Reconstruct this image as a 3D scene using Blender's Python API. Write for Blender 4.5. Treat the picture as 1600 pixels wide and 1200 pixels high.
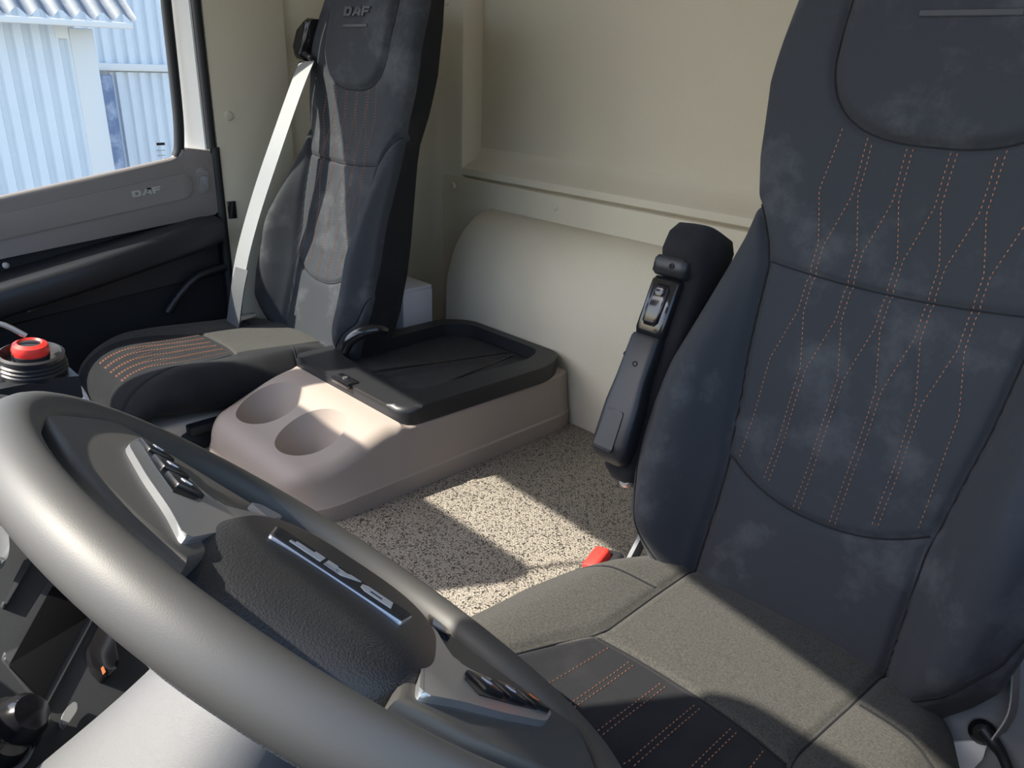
import bpy, bmesh, math, random
import numpy as np
from mathutils import Vector, Matrix
random.seed(4)
for o in list(bpy.data.objects): bpy.data.objects.remove(o)
S = bpy.context.scene
COL = S.collection
# ------------------------------------------------------------------ camera
F = 1200.0
def nrm(v):
    v = np.array(v, float); return v/np.linalg.norm(v)
_X = -nrm([(-480-800)/F, (50-600)/F, 1]); _Y = nrm([(2118.359375-800)/F, (150-600)/F, 1]); _Z = np.cross(_X, _Y)
M3 = np.array([_X, _Y, _Z])
CAM = np.array([0, 0, .8])
cd = bpy.data.cameras.new('camera'); cam = bpy.data.objects.new('camera', cd); COL.objects.link(cam)
cd.sensor_fit = 'HORIZONTAL'; cd.sensor_width = 36; cd.lens = F/1600*36; cd.clip_start = .01; cd.clip_end = 500
r_, d_, f_ = M3[:, 0], M3[:, 1], M3[:, 2]
cam.matrix_world = Matrix(((r_[0], -d_[0], -f_[0], CAM[0]), (r_[1], -d_[1], -f_[1], CAM[1]), (r_[2], -d_[2], -f_[2], CAM[2]), (0, 0, 0, 1)))
S.camera = cam
def ray(px, py): return M3 @ np.array([(px-800)/F, (py-600)/F, 1.])
def on(px, py, p0, n):                       # where the line of sight meets a real plane of the cab
    d = ray(px, py); n = np.array(n, float); k = ((np.array(p0)-CAM) @ n)/(d @ n); return CAM+k*d
def onx(px, py, x): return on(px, py, (x, 0, 0), (1, 0, 0))
def ony(px, py, y): return on(px, py, (0, y, 0), (0, 1, 0))
def onz(px, py, z): return on(px, py, (0, 0, z), (0, 0, 1))
# ------------------------------------------------------------------ light
SUN = Vector((-.45, -.75, 1.0)).normalized()
w = bpy.data.worlds.new('sky'); S.world = w; w.use_nodes = True
wn = w.node_tree; bg = wn.nodes['Background']
sky = wn.nodes.new('ShaderNodeTexSky'); sky.sky_type = 'NISHITA'; sky.sun_disc = False
sky.sun_elevation = math.asin(SUN.z); sky.sun_rotation = math.atan2(SUN.x, SUN.y); sky.air_density = 1.0; sky.dust_density = 2.0
wn.links.new(sky.outputs[0], bg.inputs[0]); bg.inputs[1].default_value = .40
sl = bpy.data.lights.new('sun', 'SUN'); sl.energy = 9.8; sl.angle = .0093; sl.color = (1, .93, .80)
so = bpy.data.objects.new('sun', sl); COL.objects.link(so); so.rotation_euler = SUN.to_track_quat('Z', 'Y').to_euler(); so.location = (-4, -7, 9)
S.view_settings.view_transform = 'Standard'; S.view_settings.look = 'None'; S.view_settings.gamma = 1
S.view_settings.use_curve_mapping = False
S.view_settings.exposure = .1
# ------------------------------------------------------------------ materials
MATS = {}
def mat(name, col, rough=.6, metal=0, spec=.5, sheen=0, bump=None, var=None, coat=0):
    m = bpy.data.materials.new(name); m.use_nodes = True; t = m.node_tree; p = t.nodes['Principled BSDF']
    p.inputs['Base Color'].default_value = (*col, 1); p.inputs['Roughness'].default_value = rough
    p.inputs['Metallic'].default_value = metal; p.inputs['Specular IOR Level'].default_value = spec
    p.inputs['Sheen Weight'].default_value = sheen; p.inputs['Sheen Roughness'].default_value = .5; p.inputs['Coat Weight'].default_value = coat
    tc = t.nodes.new('ShaderNodeTexCoord')
    if bump:
        kind, sc, st, dist = bump
        if kind == 'noise': b = t.nodes.new('ShaderNodeTexNoise'); b.inputs['Scale'].default_value = sc; b.inputs['Detail'].default_value = 3; out = b.outputs[0]
        else: b = t.nodes.new('ShaderNodeTexVoronoi'); b.inputs['Scale'].default_value = sc; out = b.outputs['Distance']
        t.links.new(tc.outputs['Object'], b.inputs['Vector'])
        bn = t.nodes.new('ShaderNodeBump'); bn.inputs['Strength'].default_value = st; bn.inputs['Distance'].default_value = dist
        t.links.new(out, bn.inputs['Height']); t.links.new(bn.outputs[0], p.inputs['Normal'])
    if var:                                  # (second colour, scale, low, high): smudges, dust or fleck of the surface itself
        c2, sc, lo, hi = var
        nz = t.nodes.new('ShaderNodeTexNoise'); nz.inputs['Scale'].default_value = sc; nz.inputs['Detail'].default_value = 6; nz.inputs['Roughness'].default_value = .65
        t.links.new(tc.outputs['Object'], nz.inputs['Vector'])
        rp = t.nodes.new('ShaderNodeValToRGB'); rp.color_ramp.elements[0].position = lo; rp.color_ramp.elements[1].position = hi
        rp.color_ramp.elements[0].color = (*col, 1); rp.color_ramp.elements[1].color = (*c2, 1)
        t.links.new(nz.outputs[0], rp.inputs[0]); t.links.new(rp.outputs[0], p.inputs['Base Color'])
    MATS[name] = m; return m
mat('fabric', (.043, .0465, .053), .95, spec=.12, sheen=.08, bump=('noise', 900, .35, .0008), var=((.12, .125, .132), 9, .52, .86))
mat('fabric_cushion', (.040, .039, .036), .95, spec=.08, sheen=.08, bump=('noise', 900, .4, .0008), var=((.082, .08, .072), 420, .35, .7))
mat('fabric_dark', (.018, .0185, .021), .95, spec=.1, sheen=.06, bump=('noise', 900, .35, .0008), var=((.034, .034, .035), 10, .5, .85))
mat('thread', (.62, .26, .13), .8)
mat('seam', (.012, .013, .016), .95)
mat('beige', (.60, .53, .44), .75, bump=('noise', 420, .25, .001))
mat('beige_wall', (.60, .535, .41), .85, bump=('noise', 260, .3, .0015), var=((.63, .57, .44), 3, .3, .7))
mat('taupe', (.34, .287, .25), .55, bump=('noise', 500, .08, .0005))
mat('door_grey', (.235, .21, .20), .55, bump=('noise', 600, .1, .0005))
mat('black_plastic', (.018, .019, .022), .42, bump=('noise', 700, .12, .0006))
mat('black_matte', (.014, .015, .018), .7)
mat('slot_shade_black', (.004, .004, .005), .8, spec=.1)  # near-black that carries the painted shade of the dash slot
mat('gloss_black', (.012, .012, .014), .16, coat=.4)
mat('button_black', (.012, .012, .014), .32)
mat('rubber', (.012, .013, .015), .55)
mat('tray_rubber', (.022, .023, .026), .65, var=((.05, .05, .052), 60, .5, .8))
mat('dash_grey', (.034, .037, .042), .6, bump=('noise', 700, .1, .0005))
mat('leather', (.052, .051, .049), .55, spec=.8, bump=('voronoi', 1400, .06, .0005))
mat('hub_leather', (.022, .023, .026), .42, bump=('voronoi', 700, .35, .0010))
mat('silver', (.55, .56, .58), .35, metal=.85, bump=('noise', 1500, .06, .0004))
mat('column_silver', (.125, .13, .138), .5, metal=0, bump=('noise', 2200, .5, .0006))
mat('white_paint', (.75, .77, .78), .35)
mat('white_card', (.72, .72, .78), .7)
mat('letter', (.42, .41, .40), .5)
mat('badge_letter', (.60, .60, .60), .45)
mat('emboss', (.05, .053, .06), .55)
mat('red', (.75, .04, .03), .4)
mat('strap', (.27, .275, .28), .6, bump=('noise', 900, .2, .0005))
mat('strap_dark', (.10, .103, .11), .7)
mat('grey_plastic', (.22, .23, .24), .5)
mat('metal', (.5, .5, .5), .3, metal=.9)
mat('symbol', (.62, .68, .8), .5)
mat('orange', (.7, .22, .08), .5)
mat('corrugated', (.78, .83, .86), .5, var=((.72, .78, .82), 1.2, .4, .7))
mat('roofing', (.13, .15, .18), .6, var=((.22, .23, .24), 5, .45, .7))
mat('shed_trim', (.80, .80, .76), .6)
mat('pipe_blue', (.16, .22, .36), .5, var=((.5, .55, .65), 4, .45, .7))
mat('asphalt', (.22, .22, .22), .9, var=((.30, .30, .29), 2, .4, .7))
def floor_mat():
    m = bpy.data.materials.new('floor_mat'); m.use_nodes = True; t = m.node_tree; p = t.nodes['Principled BSDF']; p.inputs['Roughness'].default_value = .5
    tc = t.nodes.new('ShaderNodeTexCoord'); nz = t.nodes.new('ShaderNodeTexNoise'); nz.inputs['Scale'].default_value = 175; nz.inputs['Detail'].default_value = 1.0
    t.links.new(tc.outputs['Object'], nz.inputs['Vector'])
    s = t.nodes.new('ShaderNodeMath'); s.operation = 'SUBTRACT'; s.inputs[1].default_value = .5; t.links.new(nz.outputs[0], s.inputs[0])
    a = t.nodes.new('ShaderNodeMath'); a.operation = 'ABSOLUTE'; t.links.new(s.outputs[0], a.inputs[0])
    r = t.nodes.new('ShaderNodeValToRGB'); e = r.color_ramp.elements; e[0].position = .02; e[1].position = .065
    e[0].color = (.022, .020, .018, 1); e[1].color = (.30, .272, .232, 1); t.links.new(a.outputs[0], r.inputs[0]); t.links.new(r.outputs[0], p.inputs['Base Color'])
    bn = t.nodes.new('ShaderNodeBump'); bn.inputs['Strength'].default_value = .5; bn.inputs['Distance'].default_value = .002
    t.links.new(r.outputs[0], bn.inputs['Height']); t.links.new(bn.outputs[0], p.inputs['Normal']); MATS['floor_mat'] = m
floor_mat()
def glass_mat():
    m = bpy.data.materials.new('glass'); m.use_nodes = True; t = m.node_tree; t.nodes.clear()
    o = t.nodes.new('ShaderNodeOutputMaterial'); mx = t.nodes.new('ShaderNodeMixShader'); tr = t.nodes.new('ShaderNodeBsdfTransparent'); gl = t.nodes.new('ShaderNodeBsdfGlossy')
    tr.inputs[0].default_value = (.92, .96, .97, 1); gl.inputs['Roughness'].default_value = .02
    fr = t.nodes.new('ShaderNodeFresnel'); fr.inputs[0].default_value = 1.35
    t.links.new(fr.outputs[0], mx.inputs[0]); t.links.new(tr.outputs[0], mx.inputs[1]); t.links.new(gl.outputs[0], mx.inputs[2]); t.links.new(mx.outputs[0], o.inputs[0]); MATS['glass'] = m
glass_mat()
# ------------------------------------------------------------------ helpers
def link(name, me, m, parent=None, sharp=40, smooth=True):
    if smooth:
        me.polygons.foreach_set('use_smooth', [True]*len(me.polygons)); me.set_sharp_from_angle(angle=math.radians(sharp))
    o = bpy.data.objects.new(name, me); COL.objects.link(o)
    if m: me.materials.append(MATS[m])
    if parent: o.parent = parent
    return o
def mk(name, v, f, m, parent=None, sharp=40, smooth=True):
    me = bpy.data.meshes.new(name); me.from_pydata([tuple(map(float, p)) for p in v], [], [tuple(map(int, q)) for q in f]); me.update()
    return link(name, me, m, parent, sharp, smooth)
def frombm(name, bm, m, parent=None, sharp=40):
    bmesh.ops.recalc_face_normals(bm, faces=bm.faces); me = bpy.data.meshes.new(name); bm.to_mesh(me); bm.free(); return link(name, me, m, parent, sharp)
def empty(name, loc, label, cat, group=None):
    o = bpy.data.objects.new(name, None); COL.objects.link(o); o.location = loc; o.empty_display_size = .05
    return tag(o, label, cat, group)
def tag(o, label, cat, group=None):
    o['label'] = label; o['category'] = cat
    if group: o['group'] = group
    return o
def struct(o): o['kind'] = 'structure'; return o
def under(o, parent):
    o.parent = parent; o.matrix_parent_inverse = Matrix.Translation(-world_loc(parent)); return o
def world_loc(p):                             # where a parent's own origin lies in the cab (nothing is rotated)
    l = Vector(p.location)
    return l if p.parent is None else l+p.matrix_parent_inverse.translation+world_loc(p.parent)
def box(name, c, s, m, parent=None, bev=.005, seg=2, frame=None):
    bm = bmesh.new(); bmesh.ops.create_cube(bm, size=1)
    for v in bm.verts: v.co = Vector((v.co.x*s[0], v.co.y*s[1], v.co.z*s[2]))
    if bev: bmesh.ops.bevel(bm, geom=bm.edges[:], offset=min(bev, min(s)*.49), segments=seg, affect='EDGES', profile=.5)
    place(bm, c, frame); o = frombm(name, bm, m)
    if parent: under(o, parent)
    return o
def place(bm, c, frame):
    if frame is not None:
        ux, uy, uz = [Vector(a) for a in frame]
        for v in bm.verts: v.co = ux*v.co.x+uy*v.co.y+uz*v.co.z
    for v in bm.verts: v.co += Vector(c)
def rounded(poly, r, n=5):
    out = []; N = len(poly)
    for i in range(N):
        p0, p1, p2 = [np.array(poly[(i+k) % N], float) for k in (-1, 0, 1)]
        rr = r[i] if isinstance(r, (list, tuple)) else r
        a = p0-p1; b = p2-p1; la, lb = np.linalg.norm(a), np.linalg.norm(b); c = min(rr, la*.45, lb*.45)
        if c < 1e-5: out.append(tuple(p1)); continue
        q0 = p1+a/la*c; q2 = p1+b/lb*c
        for k in range(n+1):
            t = k/n; out.append(tuple((1-t)**2*q0+2*t*(1-t)*p1+t*t*q2))
    return out
def prism(name, poly, o0, frame, h, m, parent=None, bev=.002, seg=2, sharp=40):
    """polygon in (frame0, frame1) pushed out by h along frame2, edges of the far face softened"""
    bm = bmesh.new(); vs = [bm.verts.new((p[0], p[1], 0)) for p in poly]; tv = [bm.verts.new((p[0], p[1], h)) for p in poly]; n_ = len(poly)
    bm.faces.new(vs[::-1]); bm.faces.new(tv)
    for k in range(n_): bm.faces.new((vs[k], vs[(k+1) % n_], tv[(k+1) % n_], tv[k]))
    if bev:
        tops = set(tv); ed = [e for e in bm.edges if e.verts[0] in tops and e.verts[1] in tops]
        bmesh.ops.bevel(bm, geom=ed, offset=bev, segments=seg, affect='EDGES', profile=.5)
    bmesh.ops.triangulate(bm, faces=[f for f in bm.faces if len(f.verts) > 4])
    place(bm, o0, frame); ob = frombm(name, bm, m, sharp=sharp)
    if parent: under(ob, parent)
    return ob
def tube(name, pts, r, m, parent=None, n=12, flat=None, closed=False, res=1):
    P = [Vector(p) for p in pts]
    if res > 1: P = spline(P, res)
    R = r if isinstance(r, (list, tuple)) else None
    if R is not None and len(R) != len(P): R = list(np.interp(np.linspace(0, 1, len(P)), np.linspace(0, 1, len(R)), R))
    v = []; f = []; prev = None
    for i, p in enumerate(P):
        t = (P[min(i+1, len(P)-1)]-P[max(i-1, 0)]).normalized()
        if prev is None: a = t.orthogonal().normalized() if flat is None else (Vector(flat)-t*t.dot(Vector(flat))).normalized()
        else: a = (prev-t*t.dot(prev)).normalized()
        prev = a; b = t.cross(a); rr = R[i] if R is not None else r
        for k in range(n):
            th = 2*math.pi*k/n; v.append(p+a*math.cos(th)*rr+b*math.sin(th)*rr)
    for i in range(len(P)-1):
        for k in range(n): f.append((i*n+k, i*n+(k+1) % n, (i+1)*n+(k+1) % n, (i+1)*n+k))
    f.append(tuple(range(n))[::-1]); f.append(tuple((len(P)-1)*n+k for k in range(n)))
    o = mk(name, v, f, m)
    if parent: under(o, parent)
    return o
def spline(P, res):
    out = []
    for i in range(len(P)-1):
        p0, p1, p2, p3 = P[max(i-1, 0)], P[i], P[i+1], P[min(i+2, len(P)-1)]
        for k in range(res):
            t = k/res; out.append(.5*((2*p1)+(p2-p0)*t+(2*p0-5*p1+4*p2-p3)*t*t+(3*p1-p0-3*p2+p3)*t**3))
    out.append(P[-1]); return out
def ribbon(name, pts, wdir, width, th, m, parent=None, res=6):
    P = spline([Vector(p) for p in pts], res); v = []; f = []
    for i, p in enumerate(P):
        t = (P[min(i+1, len(P)-1)]-P[max(i-1, 0)]).normalized(); wd = wdir[0].lerp(wdir[1], i/(len(P)-1)) if isinstance(wdir, list) else Vector(wdir)
        a = (wd-t*t.dot(wd)).normalized(); b = t.cross(a)
        for su, sv in ((-1, -1), (1, -1), (1, 1), (-1, 1)): v.append(p+a*su*width/2+b*sv*th/2)
    for i in range(len(P)-1):
        for k in range(4): f.append((i*4+k, i*4+(k+1) % 4, i*4+4+(k+1) % 4, i*4+4+k))
    f += [(3, 2, 1, 0), tuple(len(P)*4-4+k for k in range(4))]
    o = mk(name, v, f, m)
    if parent: under(o, parent)
    return o
def loft(name, rings, m, parent=None, cap=True, sharp=50):
    n = len(rings[0]); v = [p for r in rings for p in r]; f = []
    for i in range(len(rings)-1):
        for k in range(n): f.append((i*n+k, i*n+(k+1) % n, (i+1)*n+(k+1) % n, (i+1)*n+k))
    if cap: f.append(tuple(range(n))[::-1]); f.append(tuple((len(rings)-1)*n+k for k in range(n)))
    bm = bmesh.new(); bv = [bm.verts.new(tuple(map(float, p))) for p in v]
    for q in f: bm.faces.new([bv[i] for i in q])
    o = frombm(name, bm, m, sharp=sharp)
    if parent: under(o, parent)
    return o
def lathe(name, prof, c, axis, m, parent=None, n=28, sharp=35):
    ax = Vector(axis).normalized(); a = ax.orthogonal().normalized(); b = ax.cross(a); rings = []
    for r, h in prof: rings.append([Vector(c)+ax*h+a*r*math.cos(2*math.pi*k/n)+b*r*math.sin(2*math.pi*k/n) for k in range(n)])
    return loft(name, rings, m, parent, sharp=sharp)
def cut(o, cutters):
    for c in cutters:
        md = o.modifiers.new('cut', 'BOOLEAN'); md.operation = 'DIFFERENCE'; md.object = c; md.solver = 'EXACT'
    bpy.context.view_layer.update(); dg = bpy.context.evaluated_depsgraph_get()
    me = bpy.data.meshes.new_from_object(o.evaluated_get(dg)); o.modifiers.clear(); o.data = me
    me.polygons.foreach_set('use_smooth', [True]*len(me.polygons)); me.set_sharp_from_angle(angle=math.radians(32))
    for c in cutters: bpy.data.objects.remove(c)
def letters(name, o0, frame, h, depth, m, parent, sx=1.0):
    D = [[(0, 0), (.4, 0), (.4, 1), (0, 1)], [(.4, 0), (1.05, 0), (1.25, .27), (.4, .27)], [(.4, .73), (1.25, .73), (1.05, 1), (.4, 1)], [(.88, .27), (1.25, .27), (1.25, .73), (.88, .73)]]
    A = [[(0, 0), (.42, 0), (1.02, 1), (.64, 1)], [(.95, 0), (1.36, 0), (1.36, 1), (.95, 1)], [(.45, .2), (.95, .2), (.95, .42), (.58, .42)], [(.8, .74), (1.36, .74), (1.36, 1), (.8, 1)]]
    Fl = [[(0, 0), (.4, 0), (.4, 1), (0, 1)], [(.4, .72), (1.25, .72), (1.25, 1), (.4, 1)], [(.4, .34), (1.1, .34), (1.1, .58), (.4, .58)]]
    ux, uy, uz = [Vector(a) for a in frame]; out = []
    for nm, polys, off in (('letter_d', D, 0), ('letter_a', A, 1.34), ('letter_f', Fl, 2.84)):
        v = []; f = []
        for P in polys:
            b = len(v); n = len(P)
            for z in (0, depth):
                for x, y in P: v.append(Vector(o0)+ux*(x+off-2.05)*h*sx+uy*(y-.5)*h+uz*z)
            f.append(tuple(range(b+n, b+2*n)))
            for k in range(n): f.append((b+k, b+(k+1) % n, b+n+(k+1) % n, b+n+k))
        o = mk('logo_letter', v, f, m, smooth=False); under(o, parent); out.append(o)
    return out
EX, EY, EZ = Vector((1, 0, 0)), Vector((0, 1, 0)), Vector((0, 0, 1))
def ss(a, b, x): t = np.clip((x-a)/(b-a), 0, 1); return t*t*(3-2*t)
# ------------------------------------------------------------------ the shell of the cab
XL, YR = -1.95, 1.47
def quad_box(name, x0, x1, y0, y1, z0, z1, m, bev=.003): return box(name, ((x0+x1)/2, (y0+y1)/2, (z0+z1)/2), (x1-x0, y1-y0, z1-z0), m, bev=bev)
fl = struct(quad_box('floor', -1.95, .05, .48, 1.50, -.03, 0, 'floor_mat')); fl['label'] = 'speckled beige rubber mat over the engine tunnel'
struct(quad_box('floor', -2.0, .05, -.5, .48, -.52, -.48, 'rubber', 0))
struct(quad_box('trim_1', -1.95, .05, .455, .479, -.48, -.001, 'black_matte'))
struct(prism('ceiling', [(-2.0, -.04), (-1.35, -.08), (-1.06, -.12), (-.73, -.18), (.10, -.33), (.10, 1.62), (-2.0, 1.62)], (0, 0, 1.465), (EX, EY, EZ), .04, 'beige_wall', None, .004))
# rear wall: outer frame, recessed upper panel, proud lower panel
wr = struct(quad_box('wall_rear', -2.0, .10, YR+.07, YR+.10, -.03, 1.47, 'beige_wall'))
def part_box(name, x0, x1, y0, y1, z0, z1, m, par, bev=.004): o = quad_box(name, x0, x1, y0, y1, z0, z1, m, bev); under(o, par); return o
part_box('side_panel', -2.0, -1.70, YR-.004, YR+.075, -.02, 1.46, 'beige_wall', wr, .012)
prof = [(YR+.075, .60), (YR+.07, .575), (YR+.05, .545), (YR+.012, .53), (YR+.0, .522), (YR-.001, .505), (YR+.012, .495), (YR+.075, .495)]
ring = lambda x: [(x, y, z) for y, z in prof]
o = loft('ledge', [ring(-1.705), ring(.10)], 'beige_wall', wr)
lp = part_box('lower_panel', -1.772, .10, YR-.012, YR+.075, -.02, .497, 'beige_wall', wr, .004)
for px, py, y in ((708, 290, YR-.012), (868, 323, YR-.012), (698, 3, YR-.004)):
    c = ony(px, py, y); lathe('panel_button', [(0.0101, -.002), (.010, .001), (.007, .004), (.0005, .005)], c, (0, -1, 0), 'beige_wall', wr, 18)
# side wall lining behind the door
ws = struct(quad_box('wall_left', XL-.06, XL, .873, 1.085, -.48, 1.47, 'beige_wall', .004))
part_box('rear_lining', XL-.08, XL-.02, 1.08, YR+.06, -.48, 1.47, 'beige_wall', ws, .004)
c = onx(357, 181, XL); lathe('panel_button', [(.0125, -.002), (.012, .002), (.009, .005), (.0005, .006)], c, (1, 0, 0), 'beige_wall', ws, 20)
part_box('latch_slot', XL-.001, XL+.004, .882, .905, .40, .445, 'gloss_black', ws, .002)
# driver side: lining behind the door opening
struct(quad_box('wall_right', .05, .10, .90, YR+.06, -.48, 1.47, 'beige_wall'))
struct(quad_box('door_light_block', .05, .10, -.45, .895, -.48, .42, 'black_plastic'))  # unseen closed door panel, added to cut daylight from the driver side
# front: header over the windscreen, pillars
struct(prism('trim_2', [(-2.0, -.07), (-1.66, -.086), (-1.35, -.105), (-1.06, -.145), (-.73, -.205), (.10, -.36), (.10, -.19), (-2.0, .06)], (0, 0, 1.42), (EX, EY, EZ), .08, 'black_matte', None, .004))
pil = [Vector((XL-.03, -.10, 1.46)), Vector((XL-.03, -.42, .45))]
struct(tube('trim_3', pil, .05, 'black_matte', n=10)); struct(tube('trim_4', [p+Vector((2.0, 0, 0)) for p in pil], .045, 'black_matte', n=10))
# rounded beige housing along the foot of the rear wall
bulge = []
pr = [(1.457, .0), (1.296, .0)]
for k in range(17):
    a = math.pi/2*k/16; pr.append((1.296+.161*(1-math.cos(a)), .215+.215*math.sin(a)))
def bring(x, ins): return [(x, y+(ins if y < 1.44 else 0), z-(ins if z > .2 else 0)) for y, z in pr]
hs = loft('bulkhead_housing', [bring(-1.574, .014), bring(-1.570, .005), bring(-1.560, 0), bring(.04, 0)], 'beige_wall', sharp=60)
tag(hs, 'rounded beige padded housing along the foot of the rear wall behind the console', 'housing')
# ------------------------------------------------------------------ passenger door and window
FR = (EY, EZ, EX)                            # door faces are drawn in (y, z) and pushed towards the cab
door = struct(bpy.data.objects.new('door_1', None)); COL.objects.link(door); door.location = (XL, .3, -.48)
door['label'] = 'passenger door with grey upper trim and black armrest'
up = [(-.45, .33), (.36, .367), (.848, .415), (.862, .418), (.862, .562), (.852, .574), (.80, .580), (.786, .572), (.775, .557), (.757, .548), (.381, .487), (-.45, .36)]
prism('upper_trim', up, (XL-.05, 0, 0), FR, .05, 'door_grey', door, .006, 3)
ins = rounded([(-.3, .335), (.367, .409), (.775, .462), (.795, .47), (.797, .512), (.78, .523), (.381, .464), (-.3, .37)], [0, .0, .01, .012, .012, .012, 0, 0])
insp = prism('inset_panel', ins, (XL-.001, 0, 0), FR, .005, 'door_grey', door, .003, 2)
tube('window_sill', [(XL-.012, -.40, .366), (XL-.012, .381, .488), (XL-.012, .757, .549), (XL-.012, .778, .558), (XL-.012, .79, .576)], .011, 'door_grey', door, 10, res=4)
letters('logo', (XL+.004, .685, .4865), ((0, .993, .115), (0, -.115, .993), EX), .0145, .002, 'letter', insp, 1.15)
lk = prism('lock_surround', rounded([(.812, .468), (.842, .472), (.842, .535), (.812, .533)], .012), (XL-.001, 0, 0), FR, .003, 'door_grey', door, .0015)
prism('lock_pull', rounded([(.818, .476), (.836, .478), (.836, .515), (.818, .513)], .004), (XL+.001, 0, 0), FR, .006, 'grey_plastic', lk, .002)
prism('lower_panel', [(-.45, -.48), (.872, -.48), (.872, .417), (.36, .369), (-.45, .335)], (XL-.05, 0, 0), FR, .03, 'black_matte', door, .004)
rings = []
for k in range(41):
    y = -.40+1.245*k/40; z = .297+.175*(y-.36) if y > -.1 else .2165; e = ss(.80, .845, y); hh = .040*(1-.25*e); dx = .108*(1-.35*ss(.45, .845, y))
    rings.append([(XL-.03+dx*max(0, (abs(math.cos(a))**.4)*(1 if math.cos(a) > 0 else 0))+.012, y, z+hh*math.copysign(abs(math.sin(a))**.45, math.sin(a))) for a in np.linspace(-math.pi/2, math.pi*1.5, 24, endpoint=False)])
ar = loft('door_armrest', rings, 'black_plastic', door)
prism('grip_recess', rounded([(.37, .245), (.50, .268), (.59, .305), (.57, .318), (.50, .298), (.40, .278)], .012), (XL-.02, 0, 0), FR, .045, 'gloss_black', door, .008, 3)
prism('lower_band', [(.30, .205), (.76, .262), (.80, .25), (.855, .255), (.855, .345), (.60, .305), (.36, .255), (.30, .25)], (XL-.03, 0, 0), FR, .022, 'black_plastic', door, .008, 3)
tube('handle_rod', [onx(262, 488, XL+.005), onx(285, 455, XL+.01), onx(312, 430, XL+.01), onx(352, 417, XL)], .010, 'black_plastic', door, 10, res=6)
tube('door_edge_seal', [(XL-.005, .868, .58), (XL-.005, .868, .0), (XL-.005, .868, -.45)], .012, 'rubber', door, 10)
lathe('lock_knob', [(.006, 0), (.007, .008), (.004, .013), (.0005, .014)], onx(8, 414, XL), (1, 0, 0), 'letter', door, 14)
# window frame and glass
win = struct(bpy.data.objects.new('window_1', None)); COL.objects.link(win); win.location = (XL, .3, .5); win['label'] = 'passenger side window'
g = mk('glass_pane', [(XL-.035, -.42, .34), (XL-.035, .80, .54), (XL-.035, .80, 1.38), (XL-.035, -.12, 1.38)], [(0, 1, 2, 3)], 'glass', smooth=False); under(g, win)
tube('window_seal', [(XL-.015, .775, .56), (XL-.015, .786, .60), (XL-.015, .793, .75), (XL-.015, .797, 1.30), (XL-.015, .77, 1.36), (XL-.015, .5, 1.37), (XL-.015, -.1, 1.37)], .0125, 'rubber', win, 10, res=5)
prism('door_frame', [(XL-.075, .806), (XL-.045, .806), (XL-.010, .846), (XL-.010, .852), (XL-.075, .852)], (0, 0, .56), (EX, EY, EZ), .91, 'white_paint', win, .001)
prism('frame_top', [(-.15, 1.375), (.81, 1.375), (.81, 1.47), (-.15, 1.47)], (XL-.07, 0, 0), FR, .07, 'white_paint', win, .004)
tube('pillar_seal', [(XL-.008, .862, .575), (XL-.008, .862, 1.46)], .0115, 'rubber', win, 10)
gx = XL-.0345
for i, (a0, b0, ww, hh) in enumerate([(243, 222, .020, .006), (243, 232, .020, .001), (244, 240, .020, .001), (252, 246, .006, .006)]):
    c = onx(a0+8, b0+3, gx); box('etched_mark', c, (.0006, ww, hh), 'black_matte', win, 0)
# ------------------------------------------------------------------ outside: yard and two sheds
gr = struct(mk('ground', [(-60, -60, -1.75), (40, -60, -1.75), (40, 60, -1.75), (-60, 60, -1.75)], [(0, 1, 2, 3)], 'asphalt', smooth=False))
def corrugated(name, x, y0, y1, z0, z1, per, dep, par, m='corrugated'):
    v = []; f = []; n = int((y1-y0)/per)
    for k in range(n):
        for t, d in ((0, 0), (.30, 0), (.42, dep), (.88, dep)):
            y = y0+(k+t)*per; v += [(x+d, y, z0), (x+d, y, z1)]
    for k in range(len(v)//2-1): f.append((2*k, 2*k+2, 2*k+3, 2*k+1))
    o = mk(name, v, f, m, smooth=False); under(o, par); return o
xa = -8.0; ca = onx(160, 160, xa)[1]
A = empty('shed', (xa, ca-2, -1.75), 'white corrugated metal shed with low grey roof edge close outside the window', 'building')
corrugated('wall_sheet', xa, ca-5, ca-.10, -1.75, 1.0, .135, .045, A)
yc = ca-.1
box('corner_trim', (xa+.01, yc, -.4), (.10, .20, 2.7), 'shed_trim', A, .01)
dl = onx(82, 48, xa)[1]
box('fascia_board', (xa+.03, (dl+ca)/2-.1, .93), (.05, ca-dl-.2, .14), 'shed_trim', A, .01)
box('gutter', (xa+.28, ca-2.45, .985), (.10, 5.4, .05), 'shed_trim', A, .01)
v = []; f = []; n = 34
for k in range(n*6+1):
    y = ca-5.2+k*(5.5/(n*6)); h = .03*math.sin(k/6*2*math.pi)
    v += [(xa+.30, y, 1.05+h), (xa-1.6, y, 2.35+h)]
for k in range(n*6): f.append((2*k, 2*k+2, 2*k+3, 2*k+1))
under(mk('roof_sheet', v, f, 'roofing'), A)
xb = -11.5; c0 = onx(147, 200, xb)[1]
B = empty('shed', (xb, c0+3, -1.75), 'pale blue corrugated hall with a horizontal trim band seen behind the shed', 'building')
zt = onx(200, 105, xb)[2]
corrugated('upper_wall_sheet', xb, c0-1, c0+9, zt, 5.0, .15, .05, B)
corrugated('lower_wall_sheet', xb, c0+.30, c0+9, -1.75, zt-.06, .15, .05, B)
box('trim_band', (xb+.05, c0+4, zt), (.12, 10, .09), 'shed_trim', B, .01)
box('back_wall', (xb-.06, c0+4, 1.6), (.06, 10, 6.7), 'corrugated', B, .01)
tube('down_pipe', [(xb+.08, c0+.12, zt-.1), (xb+.08, c0+.12, -1.75)], .17, 'pipe_blue', B, 14)
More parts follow.
